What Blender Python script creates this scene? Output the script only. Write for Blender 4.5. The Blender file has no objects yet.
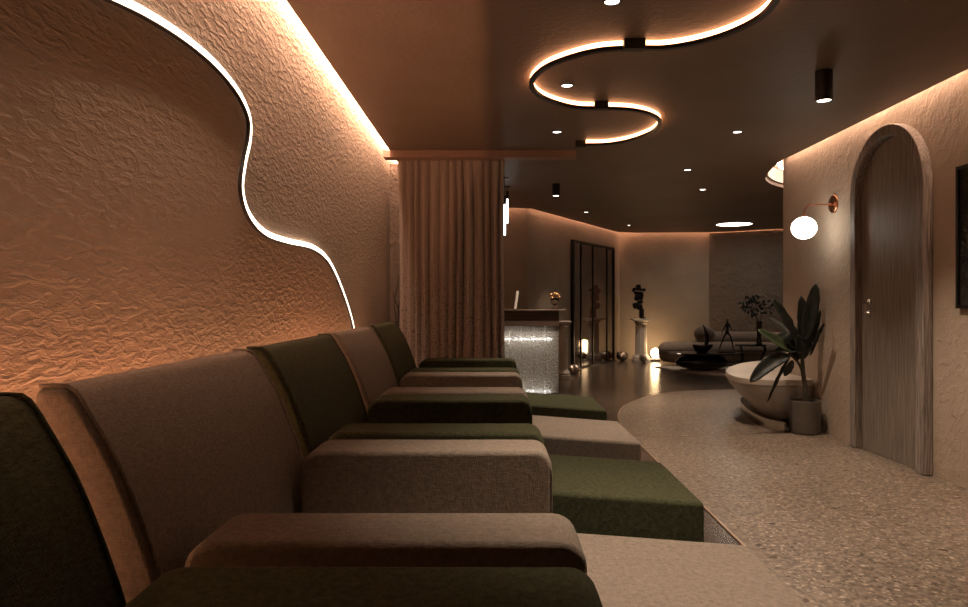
import bpy, bmesh, math, random
from mathutils import Vector, Matrix
PI = math.pi
SC = bpy.context.scene
COL = SC.collection
F = 700.0; U0 = 494.0; V0 = 302.0; CZ = 1.207

# ------------------------------------------------------------------ camera
cam_d = bpy.data.cameras.new('camera'); cam = bpy.data.objects.new('camera', cam_d); COL.objects.link(cam)
cam.location = (0, 0, CZ); cam.rotation_euler = (PI/2, 0, 0)
cam_d.sensor_width = 36.0; cam_d.lens = F/968*36.0
cam_d.shift_x = -(U0-484)/968; cam_d.shift_y = (V0-303.5)/968
cam_d.clip_start = 0.05; cam_d.clip_end = 100
SC.camera = cam
# ------------------------------------------------------------------ world, exposure
w = bpy.data.worlds.new('world'); SC.world = w; w.use_nodes = True
w.node_tree.nodes['Background'].inputs[0].default_value = (0.5, 0.32, 0.22, 1)
w.node_tree.nodes['Background'].inputs[1].default_value = 0.02
SC.view_settings.view_transform = 'Standard'; SC.view_settings.look = 'None'
SC.view_settings.exposure = 0.0; SC.view_settings.gamma = 1.0; SC.view_settings.use_curve_mapping = False
try:
    SC.cycles.use_denoising = True; SC.cycles.max_bounces = 8; SC.cycles.diffuse_bounces = 4
    SC.cycles.sample_clamp_indirect = 4.0; SC.cycles.caustics_reflective = False; SC.cycles.caustics_refractive = False
except Exception: pass
WARM = (1.0, 0.65, 0.46)          # cove strips
SOFT = (1.0, 0.77, 0.58)          # down lights
E_COVE, E_COVE_LEFT, E_LOW, E_WAVE, E_RING, E_SPOT, E_GLOBE = 52.0, 150.0, 95.0, 4.5, 8.0, 150.0, 8.0

# ------------------------------------------------------------------ materials
def newmat(name):
    m = bpy.data.materials.new(name); m.use_nodes = True
    return m, m.node_tree.nodes, m.node_tree.links, m.node_tree.nodes['Principled BSDF']
def plain(name, col, rough=0.5, metal=0.0, var=0.0, scale=20, bump=0.0, spec=None):
    m, N, L, B = newmat(name)
    B.inputs['Roughness'].default_value = rough; B.inputs['Metallic'].default_value = metal
    if spec is not None: B.inputs['Specular IOR Level'].default_value = spec
    B.inputs['Base Color'].default_value = (*col, 1)
    tc = N.new('ShaderNodeTexCoord'); n = N.new('ShaderNodeTexNoise'); n.inputs['Scale'].default_value = scale; n.inputs['Detail'].default_value = 5
    L.new(tc.outputs['Object'], n.inputs['Vector'])
    r = N.new('ShaderNodeValToRGB'); r.color_ramp.elements[0].position = .3; r.color_ramp.elements[1].position = .7
    r.color_ramp.elements[0].color = (*[c*(1-var) for c in col], 1); r.color_ramp.elements[1].color = (*[min(1, c*(1+var)) for c in col], 1)
    L.new(n.outputs['Fac'], r.inputs['Fac']); L.new(r.outputs['Color'], B.inputs['Base Color'])
    if bump:
        b = N.new('ShaderNodeBump'); b.inputs['Strength'].default_value = 1; b.inputs['Distance'].default_value = bump
        L.new(n.outputs['Fac'], b.inputs['Height']); L.new(b.outputs['Normal'], B.inputs['Normal'])
    return m
def glow(name, col, strength):
    m, N, L, B = newmat(name)
    B.inputs['Base Color'].default_value = (.8, .8, .8, 1)
    B.inputs['Emission Color'].default_value = (*col, 1); B.inputs['Emission Strength'].default_value = strength
    return m
def stucco(name, col, scale=14, dist=.012, rough=.75, fine=.15, stretch=(1, 1, 1)):
    m, N, L, B = newmat(name)
    B.inputs['Roughness'].default_value = rough
    tc = N.new('ShaderNodeTexCoord')
    n = N.new('ShaderNodeTexNoise'); n.inputs['Scale'].default_value = scale; n.inputs['Detail'].default_value = 4; n.inputs['Distortion'].default_value = .5
    n2 = N.new('ShaderNodeTexNoise'); n2.inputs['Scale'].default_value = scale*4.5; n2.inputs['Detail'].default_value = 4; n2.inputs['Distortion'].default_value = .8
    n3 = N.new('ShaderNodeTexNoise'); n3.inputs['Scale'].default_value = 1.3; n3.inputs['Detail'].default_value = 6
    mp = N.new('ShaderNodeMapping'); mp.inputs['Scale'].default_value = stretch; L.new(tc.outputs['Object'], mp.inputs['Vector'])
    for q in (n, n2, n3): L.new(mp.outputs[0], q.inputs['Vector'])
    r = N.new('ShaderNodeValToRGB'); r.color_ramp.elements[0].position = .42; r.color_ramp.elements[1].position = .66
    L.new(n.outputs['Fac'], r.inputs['Fac'])
    mx = N.new('ShaderNodeMath'); mx.operation = 'MULTIPLY_ADD'; mx.inputs[1].default_value = fine*3
    L.new(n2.outputs['Fac'], mx.inputs[0]); L.new(r.outputs['Color'], mx.inputs[2])
    b = N.new('ShaderNodeBump'); b.inputs['Strength'].default_value = 1; b.inputs['Distance'].default_value = dist
    L.new(mx.outputs[0], b.inputs['Height']); L.new(b.outputs['Normal'], B.inputs['Normal'])
    c = N.new('ShaderNodeValToRGB'); c.color_ramp.elements[0].position = .3; c.color_ramp.elements[1].position = .7
    c.color_ramp.elements[0].color = (*[x*.85 for x in col], 1); c.color_ramp.elements[1].color = (*[x*1.1 for x in col], 1)
    L.new(n3.outputs['Fac'], c.inputs['Fac']); L.new(c.outputs['Color'], B.inputs['Base Color'])
    return m
def fabric(name, col, thread=.25, scale=1.0, bump=.0012):
    m, N, L, B = newmat(name)
    B.inputs['Roughness'].default_value = .9; B.inputs['Specular IOR Level'].default_value = .15
    B.inputs['Sheen Weight'].default_value = .0
    tc = N.new('ShaderNodeTexCoord')
    outs = []
    for sc in ((60, 60, 420), (420, 60, 60), (60, 420, 60)):
        mp = N.new('ShaderNodeMapping'); mp.inputs['Scale'].default_value = tuple(s*scale for s in sc)
        n = N.new('ShaderNodeTexNoise'); n.inputs['Scale'].default_value = 1; n.inputs['Detail'].default_value = 2
        L.new(tc.outputs['Object'], mp.inputs['Vector']); L.new(mp.outputs[0], n.inputs['Vector']); outs.append(n.outputs['Fac'])
    a = N.new('ShaderNodeMath'); a.operation = 'ADD'; L.new(outs[0], a.inputs[0]); L.new(outs[1], a.inputs[1])
    a2 = N.new('ShaderNodeMath'); a2.operation = 'ADD'; L.new(a.outputs[0], a2.inputs[0]); L.new(outs[2], a2.inputs[1])
    mr = N.new('ShaderNodeMapRange'); mr.inputs['From Min'].default_value = 1.15; mr.inputs['From Max'].default_value = 1.85
    L.new(a2.outputs[0], mr.inputs['Value'])
    c = N.new('ShaderNodeValToRGB')
    c.color_ramp.elements[0].color = (*[x*(1-thread) for x in col], 1); c.color_ramp.elements[1].color = (*[x*(1+thread) for x in col], 1)
    L.new(mr.outputs[0], c.inputs['Fac']); L.new(c.outputs['Color'], B.inputs['Base Color'])
    b = N.new('ShaderNodeBump'); b.inputs['Strength'].default_value = .7; b.inputs['Distance'].default_value = bump
    L.new(mr.outputs[0], b.inputs['Height']); L.new(b.outputs['Normal'], B.inputs['Normal'])
    return m
def wood(name, c1, c2, rough=.55, stretch=(60, 60, 2.2), bump=.002):
    m, N, L, B = newmat(name)
    B.inputs['Roughness'].default_value = rough
    tc = N.new('ShaderNodeTexCoord'); mp = N.new('ShaderNodeMapping'); mp.inputs['Scale'].default_value = stretch
    L.new(tc.outputs['Object'], mp.inputs['Vector'])
    n = N.new('ShaderNodeTexNoise'); n.inputs['Scale'].default_value = 1; n.inputs['Detail'].default_value = 7; n.inputs['Distortion'].default_value = .6
    L.new(mp.outputs[0], n.inputs['Vector'])
    r = N.new('ShaderNodeValToRGB'); r.color_ramp.elements[0].position = .35; r.color_ramp.elements[1].position = .66
    r.color_ramp.elements[0].color = (*c1, 1); r.color_ramp.elements[1].color = (*c2, 1)
    L.new(n.outputs['Fac'], r.inputs['Fac']); L.new(r.outputs['Color'], B.inputs['Base Color'])
    b = N.new('ShaderNodeBump'); b.inputs['Strength'].default_value = .8; b.inputs['Distance'].default_value = bump
    L.new(n.outputs['Fac'], b.inputs['Height']); L.new(b.outputs['Normal'], B.inputs['Normal'])
    return m
def terrazzo(name):
    m, N, L, B = newmat(name)
    B.inputs['Roughness'].default_value = .38
    tc = N.new('ShaderNodeTexCoord')
    base = N.new('ShaderNodeTexNoise'); base.inputs['Scale'].default_value = 30; base.inputs['Detail'].default_value = 8
    L.new(tc.outputs['Object'], base.inputs['Vector'])
    rb = N.new('ShaderNodeValToRGB'); rb.color_ramp.elements[0].position = .35; rb.color_ramp.elements[1].position = .68
    rb.color_ramp.elements[0].color = (.10, .078, .06, 1); rb.color_ramp.elements[1].color = (.26, .205, .155, 1)
    L.new(base.outputs['Fac'], rb.inputs['Fac']); cur = rb.outputs['Color']
    for sc, thr, rand, cols in ((60, .34, .45, ((.045, .033, .025), (.42, .34, .265))), (30, .28, .70, ((.04, .03, .024), (.44, .36, .285))), (15, .2, .92, ((.03, .022, .018), (.10, .06, .04)))):
        nz = N.new('ShaderNodeTexNoise'); nz.inputs['Scale'].default_value = sc*1.2
        L.new(tc.outputs['Object'], nz.inputs['Vector'])
        ad = N.new('ShaderNodeVectorMath'); ad.operation = 'MULTIPLY_ADD'; ad.inputs[1].default_value = (.6/sc,)*3
        L.new(nz.outputs['Color'], ad.inputs[0]); L.new(tc.outputs['Object'], ad.inputs[2])
        v = N.new('ShaderNodeTexVoronoi'); v.inputs['Scale'].default_value = sc; L.new(ad.outputs[0], v.inputs['Vector'])
        sep = N.new('ShaderNodeSeparateColor'); L.new(v.outputs['Color'], sep.inputs[0])
        lt = N.new('ShaderNodeMath'); lt.operation = 'LESS_THAN'; lt.inputs[1].default_value = thr*1.25; L.new(v.outputs['Distance'], lt.inputs[0])
        gt = N.new('ShaderNodeMath'); gt.operation = 'GREATER_THAN'; gt.inputs[1].default_value = rand; L.new(sep.outputs[0], gt.inputs[0])
        mu = N.new('ShaderNodeMath'); mu.operation = 'MULTIPLY'; L.new(lt.outputs[0], mu.inputs[0]); L.new(gt.outputs[0], mu.inputs[1])
        cr = N.new('ShaderNodeValToRGB'); cr.color_ramp.elements[0].color = (*cols[0], 1); cr.color_ramp.elements[1].color = (*cols[1], 1)
        L.new(sep.outputs[1], cr.inputs['Fac'])
        mix = N.new('ShaderNodeMix'); mix.data_type = 'RGBA'
        L.new(mu.outputs[0], mix.inputs['Factor']); L.new(cur, mix.inputs['A']); L.new(cr.outputs['Color'], mix.inputs['B'])
        cur = mix.outputs['Result']
    L.new(cur, B.inputs['Base Color'])
    return m
def darktile(name):
    m, N, L, B = newmat(name)
    B.inputs['Roughness'].default_value = .22
    tc = N.new('ShaderNodeTexCoord')
    br = N.new('ShaderNodeTexBrick'); br.offset = 0.0; br.inputs['Scale'].default_value = 1; br.inputs['Brick Width'].default_value = 1.2; br.inputs['Row Height'].default_value = 1.2
    br.inputs['Mortar Size'].default_value = .004; br.inputs['Color1'].default_value = (.085, .062, .046, 1); br.inputs['Color2'].default_value = (.075, .055, .042, 1); br.inputs['Mortar'].default_value = (.16, .12, .09, 1)
    mp = N.new('ShaderNodeMapping'); mp.inputs['Location'].default_value = (.4, -.2, 0)
    L.new(tc.outputs['Object'], mp.inputs['Vector']); L.new(mp.outputs[0], br.inputs['Vector'])
    n = N.new('ShaderNodeTexNoise'); n.inputs['Scale'].default_value = 5; n.inputs['Detail'].default_value = 8; L.new(tc.outputs['Object'], n.inputs['Vector'])
    mix = N.new('ShaderNodeMix'); mix.data_type = 'RGBA'; mix.blend_type = 'MULTIPLY'; mix.inputs['Factor'].default_value = .7
    r = N.new('ShaderNodeValToRGB'); r.color_ramp.elements[0].position = .3; r.color_ramp.elements[0].color = (.6, .6, .6, 1); r.color_ramp.elements[1].position = .7; r.color_ramp.elements[1].color = (1.1, 1.1, 1.1, 1)
    L.new(n.outputs['Fac'], r.inputs['Fac']); L.new(br.outputs['Color'], mix.inputs['A']); L.new(r.outputs['Color'], mix.inputs['B'])
    L.new(mix.outputs['Result'], B.inputs['Base Color'])
    return m
def lace(name, col):      # curtain cloth with small dark woven dots towards the hem
    m, N, L, B = newmat(name)
    B.inputs['Roughness'].default_value = .85; B.inputs['Specular IOR Level'].default_value = .2; B.inputs['Sheen Weight'].default_value = .2
    tc = N.new('ShaderNodeTexCoord'); mp = N.new('ShaderNodeMapping'); mp.inputs['Scale'].default_value = (30, 6, 24)
    L.new(tc.outputs['Object'], mp.inputs['Vector'])
    v = N.new('ShaderNodeTexVoronoi'); v.inputs['Scale'].default_value = 1.5; L.new(mp.outputs[0], v.inputs['Vector'])
    lt = N.new('ShaderNodeMath'); lt.operation = 'LESS_THAN'; lt.inputs[1].default_value = .30; L.new(v.outputs['Distance'], lt.inputs[0])
    sx = N.new('ShaderNodeSeparateXYZ'); L.new(tc.outputs['Object'], sx.inputs[0])
    n = N.new('ShaderNodeTexNoise'); n.inputs['Scale'].default_value = 2.0; L.new(tc.outputs['Object'], n.inputs['Vector'])
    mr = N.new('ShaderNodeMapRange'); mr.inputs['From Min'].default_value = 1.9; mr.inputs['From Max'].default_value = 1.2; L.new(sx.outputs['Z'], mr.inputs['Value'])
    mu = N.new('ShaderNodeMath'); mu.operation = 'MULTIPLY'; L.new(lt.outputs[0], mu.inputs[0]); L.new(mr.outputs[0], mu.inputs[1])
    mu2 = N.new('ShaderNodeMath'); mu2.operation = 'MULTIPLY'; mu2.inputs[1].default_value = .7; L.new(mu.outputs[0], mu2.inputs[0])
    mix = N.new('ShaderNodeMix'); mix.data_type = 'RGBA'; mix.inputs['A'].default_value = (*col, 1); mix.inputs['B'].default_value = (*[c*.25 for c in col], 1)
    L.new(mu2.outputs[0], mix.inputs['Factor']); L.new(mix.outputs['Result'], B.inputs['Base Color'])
    b = N.new('ShaderNodeBump'); b.inputs['Distance'].default_value = .004; b.inputs['Strength'].default_value = .6; b.invert = True
    L.new(mu.outputs[0], b.inputs['Height']); L.new(b.outputs['Normal'], B.inputs['Normal'])
    return m
def glassy(name, col, rough=.05, trans=1.0, bump=0, scale=60):
    m, N, L, B = newmat(name)
    B.inputs['Base Color'].default_value = (*col, 1); B.inputs['Roughness'].default_value = rough; B.inputs['Transmission Weight'].default_value = trans
    B.inputs['IOR'].default_value = 1.45
    if bump:
        tc = N.new('ShaderNodeTexCoord'); n = N.new('ShaderNodeTexNoise'); n.inputs['Scale'].default_value = scale; n.inputs['Detail'].default_value = 3
        L.new(tc.outputs['Object'], n.inputs['Vector'])
        b = N.new('ShaderNodeBump'); b.inputs['Distance'].default_value = bump; L.new(n.outputs['Fac'], b.inputs['Height']); L.new(b.outputs['Normal'], B.inputs['Normal'])
    return m

M = dict(
    wall=stucco('ochre_stucco', (.44, .345, .265), scale=42, dist=.0045, stretch=(1, .42, 1.15)),
    wallsmooth=stucco('ochre_plaster', (.36, .29, .225), scale=22, dist=.002),
    wallright=stucco('sand_plaster', (.50, .41, .32), scale=16, dist=.0035, fine=.35),
    rock=stucco('dark_rock_plaster', (.15, .115, .09), scale=7, dist=.018, fine=.3),
    ceil=stucco('brown_ceiling', (.20, .145, .108), scale=30, dist=.0012, rough=.55),
    coveinside=plain('cove_inside', (.7, .6, .52), .8),
    terrazzo=terrazzo('terrazzo'), tile=darktile('dark_tile'),
    taupe=fabric('taupe_cloth', (.205, .172, .140)), green=fabric('green_cloth', (.046, .049, .025), thread=.45),
    base=plain('black_plastic', (.012, .011, .010), .5),
    black=plain('black_metal', (.012, .011, .010), .4, .4),
    blackgloss=plain('black_lacquer', (.008, .007, .006), .18),
    brass=plain('copper_metal', (.62, .30, .17), .28, 1.0), inlay=plain('inlay_metal', (.75, .55, .42), .3, .8),
    doorwood=wood('washed_oak', (.15, .125, .10), (.30, .255, .21), stretch=(110, 110, 3)),
    framewood=wood('frame_oak', (.15, .125, .11), (.40, .35, .31), stretch=(90, 90, 4), bump=.002),
    deskwood=wood('desk_walnut', (.07, .045, .034), (.12, .08, .06), .35, (2, 2, 50)),
    steel=plain('brushed_steel', (.7, .62, .55), .2, 1.0), mirror=plain('mirror_steel', (.55, .5, .46), .12, 1.0),
    curtain=lace('curtain_cloth', (.43, .36, .315)), valance=plain('valance_paint', (.34, .22, .17), .6),
    marble=plain('travertine', (.42, .39, .35), .4, 0, .14, 6, .001), marbletop=plain('travertine_top', (.55, .49, .42), .35, 0, .1, 5),
    stone=plain('plaster_white', (.62, .56, .48), .6, 0, .06, 8), pot=plain('grey_ceramic', (.115, .10, .085), .5, 0, .12, 25, .0008),
    soil=plain('soil', (.02, .014, .010), .95, 0, .3, 60, .01), stem=plain('stem_bark', (.055, .045, .03), .8, 0, .3, 40, .003),
    leaf=plain('leaf_green', (.008, .012, .007), .55, 0, .35, 14, .002), leaf_lit=plain('leaf_green_lit', (.045, .065, .028), .45, 0, .3, 14, .002),  # second green is the same leaf with light painted in, for one lit leaf
    bark=plain('dry_branch', (.02, .014, .010), .8), boucle=plain('sofa_boucle', (.21, .16, .125), .95, 0, .12, 60, .004),
    cushion=plain('cushion_cloth', (.19, .145, .115), .95, 0, .15, 50, .003),
    rug=plain('rug_wool', (.36, .30, .25), .95, 0, .12, 40, .003), bronze=plain('dark_bronze', (.014, .011, .009), .38, .5, .2, 15, .003),
    foil=plain('crumpled_silver', (.42, .36, .30), .32, .9, .2, 12, .012),
    tint=plain('tinted_glass', (.045, .022, .014), .06, 0, .1, 3, spec=1.0),
    paper=plain('white_card', (.75, .7, .64), .5), gold=plain('gold_flowers', (.6, .36, .17), .3, .8),
    vase=glassy('clear_glass', (.9, .85, .8), .03), darkglass=plain('smoky_glass', (.03, .022, .018), .1, 0, .1, 10, spec=.8),
    art=stucco('black_relief', (.035, .028, .022), scale=10, dist=.05, rough=.3, fine=.3),
    led_recess=glow('recess_led', (1, .72, .55), 40), led_far=glow('cove_led_far', (1, .52, .32), 36), led_cove=glow('cove_led', WARM, E_COVE), led_left=glow('cove_led_left', (1, .585, .385), E_COVE_LEFT), led_low=glow('low_led', (1, .44, .22), E_LOW),
    led_wave=glow('wave_led', (1, .80, .62), E_WAVE), led_ring=glow('ring_led', (1, .43, .20), E_RING),
    lamp=glow('lamp_face', (1, .88, .74), 14), globe=glow('opal_globe', (1, .90, .76), E_GLOBE), tubelamp=glow('tube_glow', (1, .93, .85), 7), led_desk=glow('desk_led', (1, .97, .93), 7),
    floorglobe=glow('floor_globe', (1, .75, .45), 12),
)
def ice():
    m, N, L, B = newmat('textured_cast_glass')
    B.inputs['Base Color'].default_value = (.55, .55, .53, 1); B.inputs['Roughness'].default_value = .28; B.inputs['Transmission Weight'].default_value = .55; B.inputs['IOR'].default_value = 1.3
    tc = N.new('ShaderNodeTexCoord'); v = N.new('ShaderNodeTexVoronoi'); v.inputs['Scale'].default_value = 55
    n = N.new('ShaderNodeTexNoise'); n.inputs['Scale'].default_value = 30; n.inputs['Detail'].default_value = 4
    L.new(tc.outputs['Object'], v.inputs['Vector']); L.new(tc.outputs['Object'], n.inputs['Vector'])
    a = N.new('ShaderNodeMath'); a.operation = 'ADD'; L.new(v.outputs['Distance'], a.inputs[0]); L.new(n.outputs['Fac'], a.inputs[1])
    b = N.new('ShaderNodeBump'); b.inputs['Distance'].default_value = .012; L.new(a.outputs[0], b.inputs['Height']); L.new(b.outputs['Normal'], B.inputs['Normal'])
    r = N.new('ShaderNodeValToRGB'); r.color_ramp.elements[0].position = .5; r.color_ramp.elements[1].position = 1.0
    r.color_ramp.elements[0].color = (.35, .34, .32, 1); r.color_ramp.elements[1].color = (.8, .8, .78, 1)
    L.new(a.outputs[0], r.inputs['Fac']); L.new(r.outputs['Color'], B.inputs['Base Color'])
    return m
M['ice'] = ice()

# ------------------------------------------------------------------ helpers
def obj(name, bm, mat, parent=None, smooth=False, bevel=0, segs=2, subsurf=0, solid=0, origin=None):
    bmesh.ops.recalc_face_normals(bm, faces=bm.faces[:])
    if origin is not None: bmesh.ops.translate(bm, verts=bm.verts[:], vec=-Vector(origin))
    me = bpy.data.meshes.new(name); bm.to_mesh(me); bm.free()
    me.materials.append(M[mat] if isinstance(mat, str) else mat)
    if smooth:
        for p in me.polygons: p.use_smooth = True
    o = bpy.data.objects.new(name, me); COL.objects.link(o)
    if origin is not None: o.location = origin
    if parent is not None: o.parent = parent
    if solid:
        s = o.modifiers.new('solid', 'SOLIDIFY'); s.thickness = solid
    if bevel:
        b = o.modifiers.new('bevel', 'BEVEL'); b.width = bevel; b.segments = segs; b.limit_method = 'ANGLE'; b.angle_limit = math.radians(40)
        for p in me.polygons: p.use_smooth = True
        wn = o.modifiers.new('wn', 'WEIGHTED_NORMAL'); wn.keep_sharp = True
    if subsurf:
        s = o.modifiers.new('sub', 'SUBSURF'); s.levels = subsurf; s.render_levels = subsurf
        for p in me.polygons: p.use_smooth = True
    return o
def tag(o, label, cat, group=None, kind=None):
    o['label'] = label; o['category'] = cat
    if group: o['group'] = group
    if kind: o['kind'] = kind
    return o
def thing(name, label, cat, loc=(0, 0, 0), rz=0, group=None):
    o = bpy.data.objects.new(name, None); COL.objects.link(o); o.empty_display_size = .1
    o.location = loc; o.rotation_euler = (0, 0, rz)
    return tag(o, label, cat, group)
def struct(name, bm, mat, label=None, **k):
    o = obj(name, bm, mat, **k); o['kind'] = 'structure'
    if label: o['label'] = label
    return o
def dup(root, loc=None, label=None):
    r = root.copy(); COL.objects.link(r)
    if loc is not None: r.location = loc
    if label: r['label'] = label
    for ch in list(root.children):
        c = ch.copy(); COL.objects.link(c); c.parent = r
        for g in list(ch.children):
            d = g.copy(); COL.objects.link(d); d.parent = c
    return r
def box(bm, x0, x1, y0, y1, z0, z1):
    vs = [bm.verts.new(p) for p in ((x0,y0,z0),(x1,y0,z0),(x1,y1,z0),(x0,y1,z0),(x0,y0,z1),(x1,y0,z1),(x1,y1,z1),(x0,y1,z1))]
    for f in ((0,3,2,1),(4,5,6,7),(0,1,5,4),(1,2,6,5),(2,3,7,6),(3,0,4,7)): bm.faces.new([vs[i] for i in f])
    return bm
def B(*a):
    return box(bmesh.new(), *a)
def prism(bm, pts, a, b, axis='z'):
    def P(p, t): return {'x': (t, p[0], p[1]), 'y': (p[0], t, p[1]), 'z': (p[0], p[1], t)}[axis]
    A = [bm.verts.new(P(p, a)) for p in pts]; C = [bm.verts.new(P(p, b)) for p in pts]
    bm.faces.new(A); bm.faces.new(C[::-1]); n = len(pts)
    for i in range(n): bm.faces.new((A[i], A[(i+1) % n], C[(i+1) % n], C[i]))
    return bm
def lathe(bm, prof, n=32, c=(0, 0, 0), sx=1, sy=1):
    rings = []
    for r, z in prof:
        if r < 1e-5: rings.append([bm.verts.new((c[0], c[1], c[2]+z))])
        else: rings.append([bm.verts.new((c[0]+sx*r*math.cos(2*PI*i/n), c[1]+sy*r*math.sin(2*PI*i/n), c[2]+z)) for i in range(n)])
    for a, b in zip(rings, rings[1:]):
        for i in range(n):
            j = (i+1) % n
            if len(a) == 1 and len(b) == 1: continue
            if len(a) == 1: bm.faces.new((a[0], b[i], b[j]))
            elif len(b) == 1: bm.faces.new((a[i], a[j], b[0]))
            else: bm.faces.new((a[i], a[j], b[j], b[i]))
    return bm
def tube(bm, pts, r, n=10, caps=True):
    pts = [Vector(p) for p in pts]; rs = r if isinstance(r, (list, tuple)) else [r]*len(pts)
    rings = []; up = None
    for i, p in enumerate(pts):
        t = (pts[min(i+1, len(pts)-1)]-pts[max(i-1, 0)]).normalized()
        if up is None: up = Vector((0, 0, 1)) if abs(t.z) < .9 else Vector((1, 0, 0))
        s = t.cross(up).normalized(); up = s.cross(t).normalized()
        rings.append([bm.verts.new(p+rs[i]*(math.cos(2*PI*k/n)*s+math.sin(2*PI*k/n)*up)) for k in range(n)])
    for a, b in zip(rings, rings[1:]):
        for k in range(n): bm.faces.new((a[k], a[(k+1) % n], b[(k+1) % n], b[k]))
    if caps: bm.faces.new(rings[0]); bm.faces.new(rings[-1][::-1])
    return bm
def sweep(bm, pts, nrm, s0, s1, h0, h1):
    pts = [Vector(p) for p in pts]; nrm = Vector(nrm); rings = []
    for i, p in enumerate(pts):
        t = (pts[min(i+1, len(pts)-1)]-pts[max(i-1, 0)]).normalized(); s = nrm.cross(t).normalized()
        rings.append([bm.verts.new(p+s*a+nrm*h) for a, h in ((s0, h0), (s1, h0), (s1, h1), (s0, h1))])
    for a, b in zip(rings, rings[1:]):
        for k in range(4): bm.faces.new((a[k], a[(k+1) % 4], b[(k+1) % 4], b[k]))
    bm.faces.new(rings[0]); bm.faces.new(rings[-1][::-1])
    return bm
def smooth_path(pts, m=6, closed=False):
    P = [Vector(p) for p in pts]; out = []; n = len(P)
    rng = range(n) if closed else range(n-1)
    for i in rng:
        if closed: p0, p1, p2, p3 = P[(i-1) % n], P[i], P[(i+1) % n], P[(i+2) % n]
        else: p0, p1, p2, p3 = P[max(i-1, 0)], P[i], P[i+1], P[min(i+2, n-1)]
        for k in range(m):
            t = k/m
            out.append(.5*((2*p1)+(-p0+p2)*t+(2*p0-5*p1+4*p2-p3)*t*t+(-p0+3*p1-3*p2+p3)*t**3))
    if not closed: out.append(P[-1])
    return out
def at(u, v, Y): return Vector(((u-U0)*Y/F, Y, CZ-(v-V0)*Y/F))
def blob(bm, c, r, seed=0, amp=0, sub=3, rot=None):
    res = bmesh.ops.create_icosphere(bm, subdivisions=sub, radius=1)
    rnd = random.Random(seed); ks = [(Vector((rnd.uniform(-1,1), rnd.uniform(-1,1), rnd.uniform(-1,1))).normalized(), rnd.uniform(2, 6), rnd.uniform(0, 6)) for _ in range(7)]
    for v in res['verts']:
        d = 1+amp*sum(math.sin(k[1]*v.co.dot(k[0])+k[2]) for k in ks)/3
        q = Vector((v.co.x*r[0]*d, v.co.y*r[1]*d, v.co.z*r[2]*d))
        if rot: q = rot @ q
        v.co = q+Vector(c)
    return bm
def block(bm, c, r, rot=None):
    res = bmesh.ops.create_icosphere(bm, subdivisions=3, radius=1)
    for v in res['verts']:
        q = Vector([math.copysign(abs(a)**.45, a)*b for a, b in zip(v.co, r)])
        if rot: q = rot @ q
        v.co = q+Vector(c)
    return bm

# ------------------------------------------------------------------ room
ZC, ZT = 2.66, 2.86
WL, WR = -1.08, 3.036
YE = 7.35                     # where the right wall ends and turns
G = .08
def wall(name, a, b, mat, inside, z1=ZT, th=.12, label=None):
    a = Vector(a); b = Vector(b); d = (b-a).normalized(); n = Vector((-d.y, d.x))
    if n.dot(Vector(inside)-a) > 0: n = -n
    bm = bmesh.new(); prism(bm, [a, b, b+n*th, a+n*th], 0, z1)
    return struct(name, bm, mat, label)
IN = (1.5, 5)
wall('wall_left', (WL, -1.6), (WL, 10.95), 'wall', IN)
wall('wall_rear', (WL, -1.5), (WR, -1.5), 'wallsmooth', IN)
wall('wall_right', (WR, -1.5), (WR, YE), 'wallright', IN, th=.2)
wall('wall_corner', (WR+.2, YE), (7.6, YE), 'wallsmooth', (5, 10), th=.2)
PA, PB, PC, PD, PE = (.52, 10.98), (2.66, 14.80), (4.52, 14.72), (5.95, 13.90), (7.6, 12.8)
wall('wall_reception', (WL-.1, 10.85), PA, 'wallsmooth', (0, 8))
wall('wall_glazed', PA, PB, 'wallsmooth', (3, 10))
wall('wall_far', PB, PC, 'wallsmooth', (3, 10))
wall('wall_lounge', PD, PE, 'wallsmooth', (3, 10))
wall('wall_lounge_left', PC, PD, 'wallsmooth', (3, 10))
wall('wall_side', (7.6, YE), (7.6, 13), 'wallsmooth', (5, 10))
# rough dark rock-faced cladding standing in front of the lounge wall
def cladding():
    bm = bmesh.new(); a = Vector(PC)+Vector((0, -.06)); b = Vector(PD)+Vector((-.03, -.06)); c = Vector(PE)+Vector((-.03, -.06))
    prism(bm, [a, b, c, c+Vector((0, .05)), b+Vector((0, .05)), a+Vector((0, .05))], 0, 2.645)
    o = struct('wall_cladding', bm, 'rock', 'dark rough rock-faced cladding on the lounge wall')
cladding()
struct('floor', B(-1.3, 7.8, -1.7, 15.2, -.1, 0), 'tile', 'dark polished tile floor')
edge = [(1.234, -1.5), (1.234, 6.0), (1.25, 6.9), (1.364, 7.64), (1.585, 8.28), (1.99, 8.95), (2.47, 9.38), (3.24, 9.6), (4.4, 9.65), (7.6, 9.5)]
ep = [(p.x, p.y) for p in smooth_path([(x, y, 0) for x, y in edge], 6)]
struct('floor_terrazzo', prism(bmesh.new(), ep+[(7.6, YE), (WR, YE), (WR, -1.5)], .0005, .006), 'terrazzo', 'beige terrazzo floor with curved edge')
tb = bmesh.new(); sweep(tb, [(x, y, .004) for x, y in ep], (0, 0, 1), -.006, .006, -.002, .004)
struct('trim_1', tb, 'inlay', 'thin metal edge between tile and terrazzo')
for k, (x0, x1, y) in enumerate(((1.245, 1.75, 6.3), (1.50, 1.95, 8.15), (2.05, 2.4, 9.0))):  # strips added to imitate glossy reflections along the tile edges
    struct('trim_%d' % (k+2), B(x0, x1, y-.006, y+.006, .004, .0075), 'inlay', 'short bright strip imitating a reflection on a terrazzo joint')
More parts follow.
